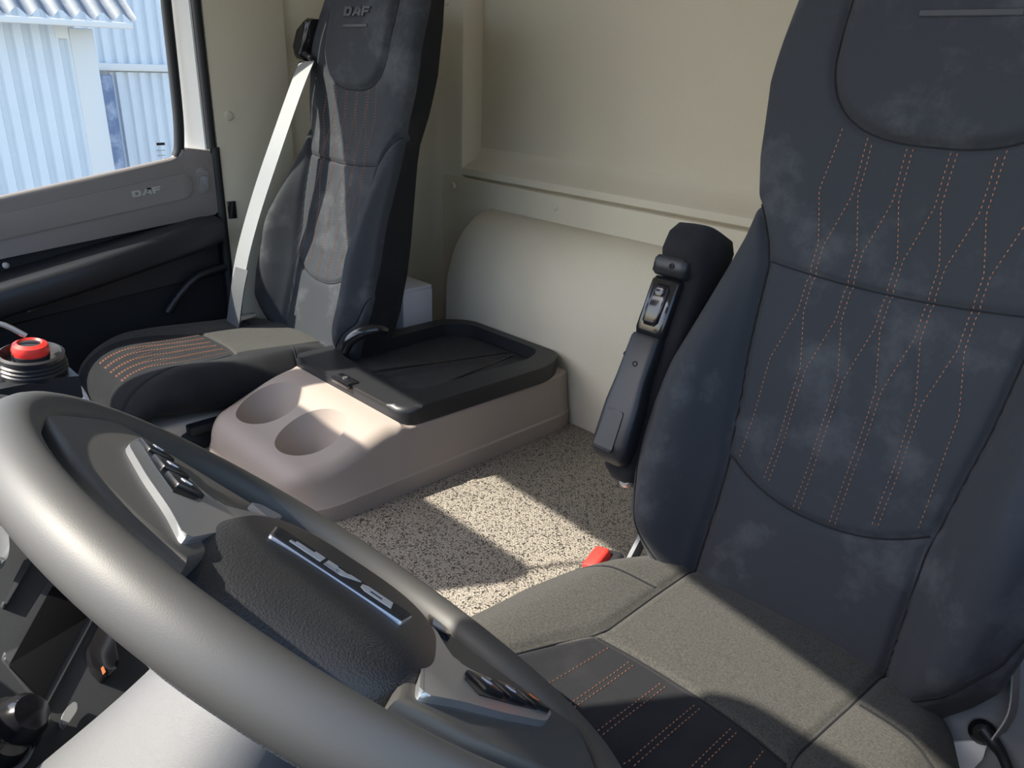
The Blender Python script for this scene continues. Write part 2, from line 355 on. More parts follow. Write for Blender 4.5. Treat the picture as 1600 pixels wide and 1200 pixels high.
# sun visors hanging below the header, above the picture; daylight falls over and under them
for x0, x1, y_, zb, zt, rods, lab in ((-1.95, -1.27, -.115, .95, 1.22, (-1.945, -1.30), 'black flip-down sun visor on the passenger side of the windscreen'), (-.775, -.06, -.185, 1.02, 1.265, (-.30, -.09), 'black flip-down sun visor on the driver side of the windscreen')):
    vz = empty('sun_visor', ((x0+x1)/2, y_, 1.42), lab, 'sun visor', 'windscreen sun visors')
    prism('visor_panel', rounded([(x0, zb), (x1, zb), (x1, zt), (x0, zt)], .05), (0, y_+.012, 0), (EX, EZ, -EY), .024, 'black_matte', vz, .008, 3)
    for xx in rods: tube('hinge_rod', [(xx, y_, zt-.06), (xx, y_, 1.43)], .004, 'black_plastic', vz, 8)
# ------------------------------------------------------------------ seats
TZ = [.09, .13, .17, .2, .27, .36, .42, .52, .6, .64, .7, .79, .89, .95, .99]
TW = [.150, .185, .212, .228, .240, .238, .230, .210, .194, .190, .202, .212, .206, .194, .175]
SZ = [.09, .14, .3, .45, .57, .60, .625, .645, .66]
SA = [.125, .125, .122, .140, .147, .158, .172, .186, .215]
KR = .27
def polyd(a, z, P):
    d = np.full(a.shape, 9.)
    for (x0, y0), (x1, y1) in zip(P[:-1], P[1:]):
        dx, dy = x1-x0, y1-y0; t = np.clip(((a-x0)*dx+(z-y0)*dy)/(dx*dx+dy*dy+1e-12), 0, 1)
        d = np.minimum(d, np.hypot(a-x0-t*dx, z-y0-t*dy))
    return d
def padsd(a, z):                              # head pad: rounded tongue shape; negative inside
    hw = .130+.02*(z-.84); q = (np.abs(a/hw)**2.7+(np.maximum(0, (.840-z))/.110)**2.7)**(1/2.7); return (np.where(z < .840, q, np.abs(a)/hw)-1)*.115
BSEAM = [[(s*x, z) for z, x in zip(np.linspace(.10, .655, 40), np.interp(np.linspace(.10, .655, 40), SZ, SA))] for s in (-1, 1)]
CROSS = [(x, .576-.010*(1-(x/.15)**2)) for x in np.linspace(-.148, .148, 20)]
LOW = [(x, .285+.04*(abs(x)/.124)**2.2) for x in np.linspace(-.123, .123, 24)]
OUTB = [[(s*x, z) for x, z in ((.240, .30), (.222, .235), (.19, .185), (.14, .13))] for s in (-1, 1)]
def back_front(a, z):
    """forward relief of the backrest in front of its reclined plane"""
    a = np.asarray(a, float); z = np.asarray(z, float); W = np.interp(z, TZ, TW); As = np.interp(z, SZ, SA)
    u = np.clip(np.abs(a)/W, 0, 1); base = -.05+.05*(1-u**5)**(1/5.)
    B = .066*ss(.08, .22, z)*(1-ss(.36, .66, z)); t = np.clip((np.abs(a)-As+.006)/np.maximum(W-As, .01), 0, 1)
    p = B*(ss(0, .62, t))*(1-.35*ss(.7, 1, t)); p = p-.012*(1-np.minimum(1, (a/.15)**2))*ss(.25, .4, z)*(1-ss(.6, .75, z))
    p = p+.02*ss(.62, .72, z)*u**2*(1-ss(.8, .95, z))*.5+.012*ss(.70, .85, z)
    p = p+.009*ss(.004, -.014, padsd(a, z)) if False else p+.009*(1-ss(-.014, .002, padsd(a, z)))
    g = np.zeros_like(p)
    for P, amp, sg in ((BSEAM[0], .011, .005), (BSEAM[1], .011, .005), (CROSS, .006, .0045), (LOW, .006, .0045), (OUTB[0], .003, .004), (OUTB[1], .003, .004)):
        g = np.maximum(g, amp*np.exp(-(polyd(a, z, P)/sg)**2))
    g = np.maximum(g, .007*np.exp(-(np.abs(padsd(a, z))/.004)**2)*(z > .70))
    wr_ = .0016*np.sin(a*38+z*21+2*np.sin(z*17))*ss(.1, .3, z)*(1-ss(.6, .8, z))
    return base+p-g+wr_
def back_point(a, z, off=0.0):
    d = back_front(a, z)+off; y = KR*(z-.165)-d*.965; return np.stack([a, y, z+d*.26], -1)
def normals_of(v, f):
    nn = np.zeros_like(v); q = np.array(f); e = np.cross(v[q[:, 2]]-v[q[:, 0]], v[q[:, 3]]-v[q[:, 1]])
    for k in range(4): np.add.at(nn, q[:, k], e)
    return nn/np.maximum(np.linalg.norm(nn, axis=1, keepdims=True), 1e-12)
def split_parts(v, f, reg, names, parent):
    N = normals_of(v, f); f = np.array(f); out = {}
    for r, (nm, m) in names.items():
        sel = f[reg == r]
        if not len(sel): continue
        ids, inv = np.unique(sel, return_inverse=True); inv = inv.reshape(sel.shape)
        me = bpy.data.meshes.new(nm); me.from_pydata([tuple(p) for p in v[ids]], [], [tuple(map(int, q)) for q in inv]); me.update()
        me.polygons.foreach_set('use_smooth', [True]*len(me.polygons)); me.normals_split_custom_set_from_vertices([tuple(p) for p in N[ids]])
        o = bpy.data.objects.new(nm, me); me.materials.append(MATS[m]); COL.objects.link(o); o.parent = parent; out[r] = o
    return out
def dashes(name, lines, fn, parent, step=.0062, ln=.0040, wd=.0013, off=.0006):
    v = []; f = []
    for L in lines:
        L = np.array(L, float); seg = np.hypot(*np.diff(L, axis=0).T); cum = np.concatenate([[0], np.cumsum(seg)]); s = np.arange(.001, cum[-1]-ln, step)
        for a, b in ((s, s+ln),):
            pa = np.stack([np.interp(a, cum, L[:, k]) for k in (0, 1)], -1); pb = np.stack([np.interp(b, cum, L[:, k]) for k in (0, 1)], -1)
            A3 = fn(pa[:, 0], pa[:, 1], off); B3 = fn(pb[:, 0], pb[:, 1], off); C3 = fn((pa[:, 0]+pb[:, 0])/2, (pa[:, 1]+pb[:, 1])/2, off+.0012)
            dxy = pb-pa; dxy /= np.linalg.norm(dxy, axis=1, keepdims=True)+1e-9; pm = (pa+pb)/2
            L3 = fn(pm[:, 0]-dxy[:, 1]*wd/2, pm[:, 1]+dxy[:, 0]*wd/2, off); R3 = fn(pm[:, 0]+dxy[:, 1]*wd/2, pm[:, 1]-dxy[:, 0]*wd/2, off)
            for i in range(len(a)):
                n0 = len(v); v += [A3[i], L3[i], B3[i], R3[i], C3[i]]; f += [(n0, n0+1, n0+4), (n0+1, n0+2, n0+4), (n0+2, n0+3, n0+4), (n0+3, n0, n0+4)]
    o = mk(name, v, f, 'thread', parent); o['kind'] = 'stuff'; o['label'] = 'orange stitching'; return o
def seam_line(P, fn, parent, r=.0012):
    P = np.array(P, float); c = np.concatenate([[0], np.cumsum(np.hypot(*np.diff(P, axis=0).T))]); t = np.linspace(.004, c[-1]-.004, max(8, int(c[-1]/.006)))
    Q = fn(np.interp(t, c, P[:, 0]), np.interp(t, c, P[:, 1]), .0015); o = tube('seam', [tuple(q) for q in Q], r, 'seam', None, 6); o.parent = parent
def lattice(s, lv):
    """pairs of stitch lines that part and join in a row of diamonds; lv = levels start, split, join, split, join, end"""
    e = .0032; L = []
    for k in range(-3, 3):
        for sg in (-1, 1):
            # one thread: pair k+.5 at the start, swings to the neighbouring pair, swings back
            a0 = (k+.5)*s; a1 = a0+sg*.5*s
            if k in (-3, 2) and ((k == -3 and sg < 0) or (k == 2 and sg > 0)): continue
            P = [(a0+sg*e, lv[0]), (a0+sg*e, lv[1]), (a1-sg*e, lv[2])]
            if len(lv) > 3: P += [(a1-sg*e, lv[3]), (a0+sg*e, lv[4]), (a0+sg*e, lv[5])]
            if k in (-3, 2): P[0] = (a0*.93+sg*e, lv[0])
            L.append(P)
    return L
def dens(L, n=10):
    out = []
    for P in L:
        Q = []
        for (x0, y0), (x1, y1) in zip(P[:-1], P[1:]):
            for k in range(n): Q.append((x0+(x1-x0)*k/n, y0+(y1-y0)*k/n))
        out.append(Q+[P[-1]])
    return out
# cushion
CB = [-.04, 0, .06, .12, .2, .3, .38, .44, .475, .495]
CW = [.185, .205, .232, .250, .262, .264, .258, .245, .225, .20]
CS = [[(s*x, b) for x, b in ((.128, -.03), (.124, .10), (.118, .20), (.122, .225), (.138, .27), (.156, .33), (.166, .42), (.168, .50))] for s in (-1, 1)]
CC = [(x, .212+.012*(x/.12)**2) for x in np.linspace(-.12, .12, 16)]
CT = [[(s*x, b) for x, b in ((.128, .085), (.17, .098), (.215, .112), (.25, .12))] for s in (-1, 1)]
def cush_top(a, b):
    a = np.asarray(a, float); b = np.asarray(b, float); W = np.interp(b, CB, CW); u = np.clip(np.abs(a)/W, 0, 1)
    top = .163+.055*b; z = top-.055+.055*(1-u**3.6)**(1/3.6)
    z = z+.016*ss(.10, .20, np.abs(a))*(1-ss(.75, 1, u))*ss(-.03, .1, b)*(1-ss(.36, .5, b))
    fr = np.clip((b-.34)/.155, 0, 1); z = z-.085*(1-np.sqrt(np.maximum(0, 1-fr**2.6)))
    z = z-.02*(1-ss(-.04, .02, b))
    g = np.zeros_like(z)
    for P, amp in ((CS[0], .007), (CS[1], .007), (CC, .006), (CT[0], .003), (CT[1], .003)): g = np.maximum(g, amp*np.exp(-(polyd(a, b, P)/.0045)**2))
    return z-g+.0012*np.sin(a*30+b*25)
def cush_point(a, b, off=0.0): return np.stack([a, -b, cush_top(a, b)+off], -1)
def make_seat(loc, label, kx=1.0, dz=0.0, thick=.075, ped=.40, kc=1.0, cx=0.0, bolm='fabric_cushion', th=1.0):
    root = empty('truck_seat', loc, label, 'seat', 'cab seats')
    # backrest shell of rings
    zs = np.linspace(.085, .985, 262); na, nb = 132, 30
    ua = -np.cos(np.linspace(0, math.pi, na)); ua = np.sign(ua)*np.abs(ua)**1.0; V = []; A_ = []; Zs = []
    for z in zs:
        W = np.interp(z, TZ, TW); a = ua*W*.9999; Fp = back_point(a, np.full(na, z)); ub = np.linspace(1, -1, nb+2)[1:-1]
        bd = -.05-(.055-.02*ss(.7, .95, z))*(1-np.abs(ub)**4)**(1/4.); Bp = np.stack([ub*W*.9999, KR*(z-.165)-bd*.965, z+bd*.26], -1); V.append(np.concatenate([Fp, Bp])); 
        A_.append(np.concatenate([a, ub*W])); Zs.append(np.full(na+nb, z))
    V = np.array(V); n = na+nb
    # close the top and the foot over
    for rows, sgn in ((range(250, 262), 1), (range(0, 8), -1)):
        rows = list(rows); base = rows[0] if sgn > 0 else rows[-1]; cen = V[base].mean(0)
        for r in rows:
            t = abs(r-base)/(len(rows)-.5); k = math.sqrt(max(0, 1-t**2.4)); V[r, :, 1] = (V[r, :, 1]-V[r, :, 1].mean())*max(k, .12)+V[r, :, 1].mean(); V[r, :, 0] *= (.80+.20*k)
    v = V.reshape(-1, 3); f = []; reg = []
    aa = np.array(A_); zz = np.array(Zs)
    for i in range(len(zs)-1):
        for k in range(n):
            k2 = (k+1) % n; f.append((i*n+k, i*n+k2, i*n+n+k2, i*n+n+k)); am = (aa[i, k]+aa[i, k2])/2; zm = (zs[i]+zs[i+1])/2
            if k >= na or k2 == 0 or k == na-1: reg.append(0); continue
            As = np.interp(zm, SZ, SA)
            if zm < .655 and abs(am) > As: reg.append(1 if am < 0 else 2)
            elif zm > .70 and padsd(np.array(am), np.array(zm)) < 0: reg.append(3)
            elif zm > .566+.010*(am/.15)**2: reg.append(4)
            elif zm > .285+.04*(abs(am)/.124)**2.2: reg.append(5)
            else: reg.append(6)
    # caps
    top = len(v); ctr = [V[-1].mean(0), V[0].mean(0)]
    parts = split_parts(v, f, np.array(reg), {0: ('back_shell', 'fabric_dark'), 1: ('bolster', 'fabric'), 2: ('bolster', 'fabric'), 3: ('headrest_pad', 'fabric'), 4: ('shoulder_panel', 'fabric'), 5: ('center_panel', 'fabric'), 6: ('lumbar_panel', 'fabric')}, root)
    capf = [(k, (k+1) % n, n) for k in range(n)]
    mk('top_cap', list(V[-1])+[ctr[0]], capf, 'fabric_dark', parts[0]); mk('bottom_cap', list(V[0])+[ctr[1]], [q[::-1] for q in capf], 'fabric_dark', parts[0])
    s = .0445; L = lattice(s, [.742, .668, .607, .525, .458, .291])
    L = dens(L); L = [[(a, max(z, .0)) for a, z in P] for P in L]
    L2 = []
    for P in L:
        Q = [(a, z) for a, z in P if padsd(np.array(a), np.array(z)) > .003 and z > .287+.04*(abs(a)/.124)**2.2]
        if len(Q) > 1: L2.append(Q)
    st = dashes('stitching', L2, back_point, parts[5])
    ang = np.linspace(0, math.pi, 40); PADL = [(-.130*abs(math.cos(t))**(2/2.7)*(1 if t < math.pi/2 else -1), .840-.110*math.sin(t)**(2/2.7)) for t in ang]; PADL = [(-.1317, .93), (-.1305, .88)]+PADL+[(.1305, .88), (.1317, .93)]
    for P, par in ((BSEAM[0], 1), (BSEAM[1], 2), (CROSS, 4), (LOW, 6), (OUTB[0], 1), (OUTB[1], 2), (PADL, 3)): seam_line(P, back_point, parts[par])
    # emblem pressed into the head pad
    lo = back_point(np.array(0.), np.array(.868)); fr = ((1, 0, 0), (0, KR*.96, .963), (0, -.963, KR*.96))
    ly = lambda z: tuple(back_point(np.array(0.), np.array(z), .0012))
    for o in letters('logo', ly(.892), fr, .021, .003, 'emboss', parts[3], 1.2): o.matrix_parent_inverse = Matrix.Identity(4)
    bx = box('logo_bar', ly(.862), (.098, .0075, .003), 'emboss', None, .001, 1, fr); bx.parent = parts[3]
    # cushion
    bs = np.sort(np.append(np.linspace(-.04, .4949, 170), .212)); ir = int(np.argmin(np.abs(bs-.212))); n1, n3, nb2 = 34, 64, 34; na2 = 2*n1+n3+1; V = []
    for b in bs:
        W = np.interp(b, CB, CW)*.9999; sx = np.interp(b, [q[1] for q in CS[1]], [q[0] for q in CS[1]]); o_ = sx+(W-sx)*np.sin(np.linspace(0, math.pi/2, n1+1))
        a = np.concatenate([-o_[::-1], np.linspace(-sx, sx, n3+1)[1:-1], o_]); bb = b+.012*np.minimum(np.abs(a)/.12, 1)**2*math.exp(-((b-.212)/.06)**2); T = cush_point(a, bb); ub = np.linspace(1, -1, nb2+2)[1:-1]
        zb = np.minimum(.108+.055*b-thick*(1-np.abs(ub)**5)**(1/5.)*(1-.45*ss(.36, .495, b)), T[0, 2]-.0005)
        V.append(np.concatenate([T, np.stack([ub*W, np.full(nb2, -b), zb], -1)]))
    V = np.array(V); V[:, :, 2] += dz; na2 = len(T); n2 = na2+nb2; v = V.reshape(-1, 3); f = []; reg = []
    for i in range(len(bs)-1):
        for k in range(n2):
            k2 = (k+1) % n2; f.append((i*n2+k2, i*n2+k, i*n2+n2+k, i*n2+n2+k2))
            if k >= na2-1 or k2 == 0: reg.append(0)
            elif k < n1: reg.append(1)
            elif k >= n1+n3: reg.append(2)
            elif i < ir: reg.append(3)
            else: reg.append(4)
    cp = split_parts(v, f, np.array(reg), {0: ('cushion_base', 'fabric_dark'), 1: ('cushion_bolster', 'fabric_cushion'), 2: ('cushion_bolster', bolm), 3: ('cushion_rear_panel', 'fabric_cushion'), 4: ('cushion_front_panel', 'fabric_dark')}, root)
    capf = [(k, (k+1) % n2, n2) for k in range(n2)]
    mk('front_cap', list(V[-1])+[V[-1].mean(0)], capf, 'fabric_dark', cp[0]); mk('rear_cap', list(V[0])+[V[0].mean(0)], [q[::-1] for q in capf], 'fabric_dark', cp[0])
    L = dens(lattice(.042, [.216, .345, .405, .46, .485, .486][:3]+[.47, .475, .476]))
    L = [[(a, b) for a, b in P if abs(a) < np.interp(b, [q[1] for q in CS[1]], [q[0] for q in CS[1]])-.006 and b > .218+.012*(a/.12)**2 and b < .47] for P in L]
    dashes('stitching', [P for P in L if len(P) > 1], lambda a, b, o=0: cush_point(a, b, o)+np.array([0, 0, dz]), cp[4], ln=.0040+.0012*(th > 1), wd=.0013*th)
    cpd = lambda a, b, o=0: cush_point(a, b, o)+np.array([0, 0, dz])
    for P, par in ((CS[0], 1), (CS[1], 2), (CC, 3), (CT[0], 1), (CT[1], 2)): seam_line(P, cpd, cp[par])
    # pedestal
    bx = box('pedestal', (0, -.20, -.01), (ped, .40, .115), 'black_matte', None, .02, 3); bx.parent = root
    bx = box('slide_rail', (-ped/2, -.18, .052), (.03, .40, .02), 'black_matte', None, .004); bx.parent = root
    bx = box('slide_rail', (ped/2, -.18, .052), (.03, .40, .02), 'black_matte', None, .004); bx.parent = root
    cush = [o for p in cp.values() for o in [p]+list(p.children)]
    for o in root.children_recursive:
        if o in cush: o.data.transform(Matrix.Translation((cx, 0, 0)) @ Matrix.Diagonal((kc, 1, 1, 1)))
        else: o.data.transform(Matrix.Diagonal((kx, 1, 1, 1)))
    return root
drv = make_seat((-.315, .82, 0), 'dark fabric seat nearest the camera, dusty backrest with orange diamond stitching', 1.06, kc=1.04)
pas = make_seat((-1.652, .93, 0), 'dark fabric seat beside the passenger window with striped sunlight on it', 1.0, -.01, .03, .26, .79, -.048, 'fabric_dark', 1.7)  # right cushion bolster gets the dark fabric to stand for its shade
box('seat_plinth', (-1.712, .755, .034), (.36, .52, .068), 'beige', pas, .012, 3)
# passenger seat: belt guide on the shoulder, side cover with lever
bgd = [ony(487, 28, 1.105), ony(474, 45, 1.10), ony(467, 75, 1.095), ony(470, 92, 1.095), ony(482, 96, 1.10), ony(493, 60, 1.11), ony(495, 30, 1.11)]
ctr = sum(bgd)/len(bgd)
rings = []
for d, k in ((-.022, .80), (-.012, .98), (.0, 1.0), (.045, .95), (.06, .7)): rings.append([ctr+(p-ctr)*k+np.array([0, d, 0]) for p in bgd])
gd = loft('belt_guide', rings, 'gloss_black', pas, sharp=60)
tube('guide_loop', [ony(476, 84, 1.08), ony(484, 90, 1.075), ony(486, 98, 1.07), ony(478, 104, 1.07), ony(470, 100, 1.07)], .007, 'black_plastic', gd, 10, res=5)
tube('recline_lever', [ony(538, 550, .86), ony(546, 532, .87), ony(565, 520, .89), ony(590, 515, .92), ony(604, 518, .94)], [.010, .014, .014, .012, .008], 'gloss_black', pas, 14, res=5)
# passenger belt
sb = empty('seat_belt', tuple(onx(372, 495, -1.86)), 'pale grey seat belt hanging slack beside the passenger seat', 'seat belt')
bp = [ony(479, 97, 1.06), ony(462, 140, 1.01), ony(432, 225, .945), ony(402, 315, .895), ony(380, 395, .85), ony(371, 450, .825), ony(368, 500, .81)]
ribbon('strap', bp, Vector((1, .25, .0)), .046, .0015, 'strap', sb)
ribbon('lower_strap', [ony(378, 420, .838), ony(371, 455, .82), ony(364, 508, .803)], Vector((1, .25, .0)), .046, .003, 'strap_dark', sb)
box('belt_tongue', onx(386, 494, -1.80), (.02, .045, .012), 'metal', sb, .003)
# driver armrest folded up beside the backrest
ax = nrm((0, .40, .917)); fw = np.array([0, -ax[2], ax[1]]); P0 = onx(958, 692, -.60)
FRM = (EX, Vector(fw), Vector(ax))
def arm(x, fo, s): return P0+np.array([x, 0, 0])+fw*fo+ax*s*.95
arm_root = drv
def arm_loft(name, secs, m, parent, pw=5.5, n=32):
    rings = []
    for s, x0, x1, f0, f1 in secs:
        cx, cf, hx, hf = (x0+x1)/2, (f0+f1)/2, (x1-x0)/2, (f1-f0)/2
        rings.append([arm(cx+hx*math.copysign(abs(math.cos(a))**(2/pw), math.cos(a)), cf+hf*math.copysign(abs(math.sin(a))**(2/pw), math.sin(a)), s) for a in np.linspace(0, 2*math.pi, n, endpoint=False)])
    return loft(name, rings, m, parent, sharp=60)
pad = arm_loft('armrest_pad', [(-.055, -.008, .030, -.075, -.03), (-.04, -.022, .040, -.085, -.018), (0, -.028, .044, -.088, -.010), (.15, -.028, .044, -.080, -.006), (.27, -.028, .046, -.078, -.002), (.293, -.029, .047, -.080, .016), (.303, -.030, .048, -.082, .022), (.330, -.029, .047, -.082, .020), (.346, -.023, .041, -.074, .010), (.352, -.008, .028, -.055, -.01)], 'fabric_dark', drv, 3.6, 48)
pad['label'] = 'black fabric armrest folded up'
body = arm_loft('armrest_body', [(-.03, -.016, .022, -.022, .004), (-.02, -.026, .030, -.03, .014), (.0, -.029, .033, -.03, .018), (.06, -.030, .030, -.03, .018), (.10, -.028, .024, -.03, .016), (.165, -.027, .022, -.03, .014), (.171, -.026, .021, -.03, .011)], 'black_plastic', drv)
arm_loft('armrest_dial_housing', [(.171, -.026, .021, -.03, .006), (.18, -.027, .022, -.03, .010), (.255, -.026, .022, -.03, .012), (.262, -.025, .021, -.03, .006)], 'gloss_black', drv)
dial = arm_loft('dial_slot', [(.186, -.012, .006, .004, .0115), (.192, -.015, .010, .004, .0145), (.243, -.013, .012, .004, .0165), (.250, -.010, .008, .004, .0125)], 'gloss_black', drv)
arm_loft('dial_thumb', [(.232, -.006, .006, .010, .0185), (.238, -.008, .008, .010, .0200), (.246, -.006, .006, .010, .0185)], 'gloss_black', drv)
capp = arm_loft('armrest_end_plate', [(.264, -.027, .024, -.03, .010), (.268, -.029, .027, -.03, .017), (.286, -.029, .028, -.03, .020), (.292, -.027, .026, -.03, .017)], 'black_plastic', drv)
for x, s, fo, par in ((.006, .278, .0195, capp), (-.021, .278, .0170, capp), (.0, .125, .0155, body), (-.024, .135, .0095, body)):
    lathe('screw', [(.0042, 0), (.0042, .0014), (.0026, .0014), (.0024, .0004)], arm(x, fo-.001, s), fw, 'seam', par, 12)
prism('end_cover', rounded([(-.020, -.012), (.014, -.012), (.012, .048), (-.016, .048)], .004), arm(0, .0165, 0), (EX, Vector(ax), Vector(fw)), .0030, 'black_plastic', body, .001)
lathe('pivot_bolt', [(.012, 0), (.012, .02), (.008, .024), (.0005, .025)], arm(.02, -.055, -.05), fw, 'metal', drv, 16)
# driver's belt buckle beside the cushion
bk = empty('belt_buckle', (-.60, .80, .02), 'red-topped belt buckle beside the nearest seat cushion', 'buckle')
bdir = nrm((-.25, -.35, .9)); bside = nrm(np.cross(bdir, (0, 1, 0))); bfr = (Vector(bside), Vector(np.cross(bdir, bside)), Vector(bdir)); bc = onz(931, 872, .14)
box('buckle_body', bc-bdir*.040+np.array([.012, .01, 0]), (.030, .046, .075), 'black_plastic', bk, .006, 3, bfr)
box('release_button', bc-bdir*.012, (.026, .042, .034), 'red', bk, .005, 3, bfr)
tube('stalk', [bc-bdir*.07, (bc[0]+.03, bc[1]+.06, .03), (bc[0]+.05, bc[1]+.09, .005)], .008, 'black_plastic', bk)
rb = prism('hinge_plate', rounded([(-.018, -.02), (.018, -.02), (.012, .085), (-.008, .085)], .005), onx(992, 880, -.53)+np.array([-.01, 0, -.02]), (Vector((0, 1, 0)), Vector((.15, .30, .94)).normalized(), Vector((-1, 0, .1)).normalized()), .006, 'grey_plastic', drv, .002)
# ------------------------------------------------------------------ centre console
con = empty('center_console', (-1.33, .95, 0), 'beige console with two cup holders and black tray lid between the seats', 'console')
CXm = -1.303
rings = []
for k in range(80):
    t = k/79; y = .562+(1.289-.562)*t**1.9
    q = np.clip((y-.558)/.16, 0, 1); nose = (1-(1-q)**2.6)**(1/2.6); q2 = np.clip((y-.5605)/.06, 0, 1); nz = (1-(1-q2)**2.4)**(1/2.4); tl = 1-.05*ss(1.25, 1.289, y)
    hb = .218*(.50+.50*nose)*tl; ht = .206*(.46+.54*nose)*tl
    zt_ = (.100+.046*ss(.60, .79, y)-.012*ss(.805, .815, y))*(.25+.75*nz)
    rc = min(.030, zt_*.35)-.022*ss(.78, .815, y)*(zt_ > .1); zb = min(.036, zt_*.3)
    side = [(hb+.004, .0), (hb+.004, zb), (hb+.0005, zb+.004)]
    for a in np.linspace(0, math.pi/2, 8): side.append((ht-rc+rc*math.cos(a), zt_-rc+rc*math.sin(a)))
    rings.append([(CXm+x, y, z) for x, z in side]+[(CXm-x, y, z) for x, z in side[::-1]])
cbody = loft('console_body', rings, 'taupe', con, sharp=28)
cut_in = []
for cx_, cy_ in ((-1.405, .690), (-1.232, .685)):
    cut_in.append(lathe('cup_cutter', [(.030, .045), (.040, .047), (.074, .125), (.084, .150), (.094, .19)], (cx_, cy_, 0), (0, -.10, 1), 'taupe', None, 56))
cut(cbody, cut_in)
# lid: black frame with sunken tray
LZ = .134
lidp = rounded([(-1.506, .802), (-1.100, .802), (-1.088, 1.21), (-1.13, 1.287), (-1.45, 1.287), (-1.505, 1.23)], [.012, .05, .05, .04, .05, .05], 7)
lid = prism('tray_lid', lidp, (0, 0, LZ), (EX, EY, EZ), .038, 'black_plastic', con, .013, 4, sharp=45)
tr_ = rounded([(-1.462, .885), (-1.17, .865), (-1.148, 1.20), (-1.175, 1.262), (-1.42, 1.262), (-1.465, 1.215)], .045, 6)
tc_ = prism('tray_cutter', tr_, (0, 0, LZ+.006), (EX, EY, EZ), .06, 'black_plastic', None, 0)
cut(lid, [tc_])
prism('tray_floor', rounded([(-1.455, .892), (-1.178, .873), (-1.157, 1.197), (-1.18, 1.254), (-1.418, 1.254), (-1.457, 1.212)], .04), (0, 0, LZ+.0055), (EX, EY, EZ), .0025, 'tray_rubber', lid, .001)
def chord(p, q, r=.0026):
    a = onz(*p, LZ+.020); b = onz(*q, LZ+.024); tube('retaining_cord', [a, (a+b)/2, b], r, 'gloss_black', con, 8)
S5 = lambda X, Y: (320+X/2.667, 480+Y/2.667)
chord(S5(640, 278), S5(1258, 188)); chord(S5(918, 350), S5(1285, 200))
lc = onz(*S5(585, 308), LZ+.036)
lt = box('lid_latch', lc, (.065, .03, .014), 'gloss_black', con, .004, 2); lathe('latch_rivet', [(.006, 0), (.006, .003), (.003, .003)], (lc[0]+.0, lc[1], lc[2]+.006), (0, 0, 1), 'metal', lt, 14)
# ------------------------------------------------------------------ box and bag behind the passenger seat
wb = empty('storage_box', (-1.60, 1.30, 0), 'small white box standing behind the passenger seat', 'box')
c = ony(655, 480, 1.24)
box('carton', (c[0]-.05, 1.225, .11), (.13, .10, .235), 'white_card', wb, .004)
box('carton_flap', (c[0]-.05, 1.225, .232), (.125, .10, .012), 'white_card', wb, .003)
bgm = []
for k in range(9):
    t = k/8; r = .06*math.sin(math.pi*(.08+.84*t))**.6
    bgm.append([(-1.64+.10*(t-.5)*2*.8, 1.13+r*.6*math.cos(a)+.012*math.sin(5*t), .055+r*.9*math.sin(a)*(1+.12*math.sin(3*a+6*t))) for a in np.linspace(0, 2*math.pi, 18, endpoint=False)])
bag = loft('bag', bgm, 'black_matte', sharp=70); tag(bag, 'crumpled black bag on the floor in front of the white box', 'bag')
# ------------------------------------------------------------------ dashboard
db = empty('dashboard', (-.95, -.2, -.3), 'black dashboard wrapping round the steering column with slot and switches', 'dashboard')
dp = [(-.48, .36), (-.30, .38), (-.10, .36), (-.04, .30), (-.03, .16), (-.06, -.10), (-.10, -.45), (-.48, -.45)]
dr = lambda x: [(x, y, z) for y, z in dp]
loft('dash_body', [dr(-1.93), dr(.03)], 'black_plastic', db, sharp=30)
hood = box('unseen_shade_hood', (-.49, -.19, .41), (.92, .30, .22), 'black_plastic', db, .05, 4)  # unseen block, added to keep the sun off the centre stack
d1 = nrm((-.55, .80, .10)); d2 = nrm((.62, .50, -.55)); d2 = nrm(d2-d1*(d1@d2)); dn = np.cross(d2, d1); PP = CAM+nrm(ray(80, 1020))*.72
if dn[2] < 0: dn = -dn
def onp(px, py, o=0): return on(px, py, PP+dn*o, dn)
def pp(px, py, o=0): q = onp(px, py, o)-PP; return (q@d1, q@d2)
sgn = np.cross(d1, d2) @ dn
def pan(name, pts, o, h, m, parent, bev=.002, r=.0):
    P = [pp(x, y, o) for x, y in pts]
    if sgn < 0: fr = (Vector(d1), Vector(d2), Vector(dn))
    else: fr = (Vector(d1), Vector(d2), Vector(dn))
    if r: P = rounded(P, r)
    return prism(name, P, PP+dn*o, fr, h, m, parent, bev)
st_ = prism('center_stack', rounded([(-.30, -.22), (.18, -.22), (.18, .20), (-.30, .20)], .03), PP-dn*.12, (Vector(d1), Vector(d2), Vector(dn)), .12, 'dash_grey', db, .01, 3)
C4 = lambda X, Y: (X/3.53, 860+Y/3.53)
pan('slot_frame', [C4(0, 600), C4(300, 120), C4(540, 330), C4(240, 890)], .0, .004, 'dash_grey', db, .002, .004)
pan('slot_shade_plate', [C4(45, 640), C4(290, 195), C4(480, 370), C4(225, 830)], .004, .0012, 'slot_shade_black', db, .0005, .002)  # flat plate; the shade inside the slot is put into its colour
pan('slot_lip', [C4(0, 310), C4(130, 60), C4(180, 60), C4(20, 330)], .0, .006, 'dash_grey', db, .002, .003)
sw = pan('rocker_switch', [C4(465, 570), C4(540, 425), C4(600, 470), C4(640, 660), C4(560, 745), C4(490, 670)], .0, .010, 'gloss_black', db, .003, .004)
pan('switch_mark', [C4(557, 650), C4(568, 638), C4(582, 672), C4(568, 686)], .0102, .0006, 'orange', sw, 0)
tab = pan('key_tab', [C4(322, 960), C4(350, 890), C4(410, 840), C4(415, 900), C4(345, 1000)], .004, .006, 'grey_plastic', db, .002, .003)
k0 = onp(*C4(85, 960), .02)
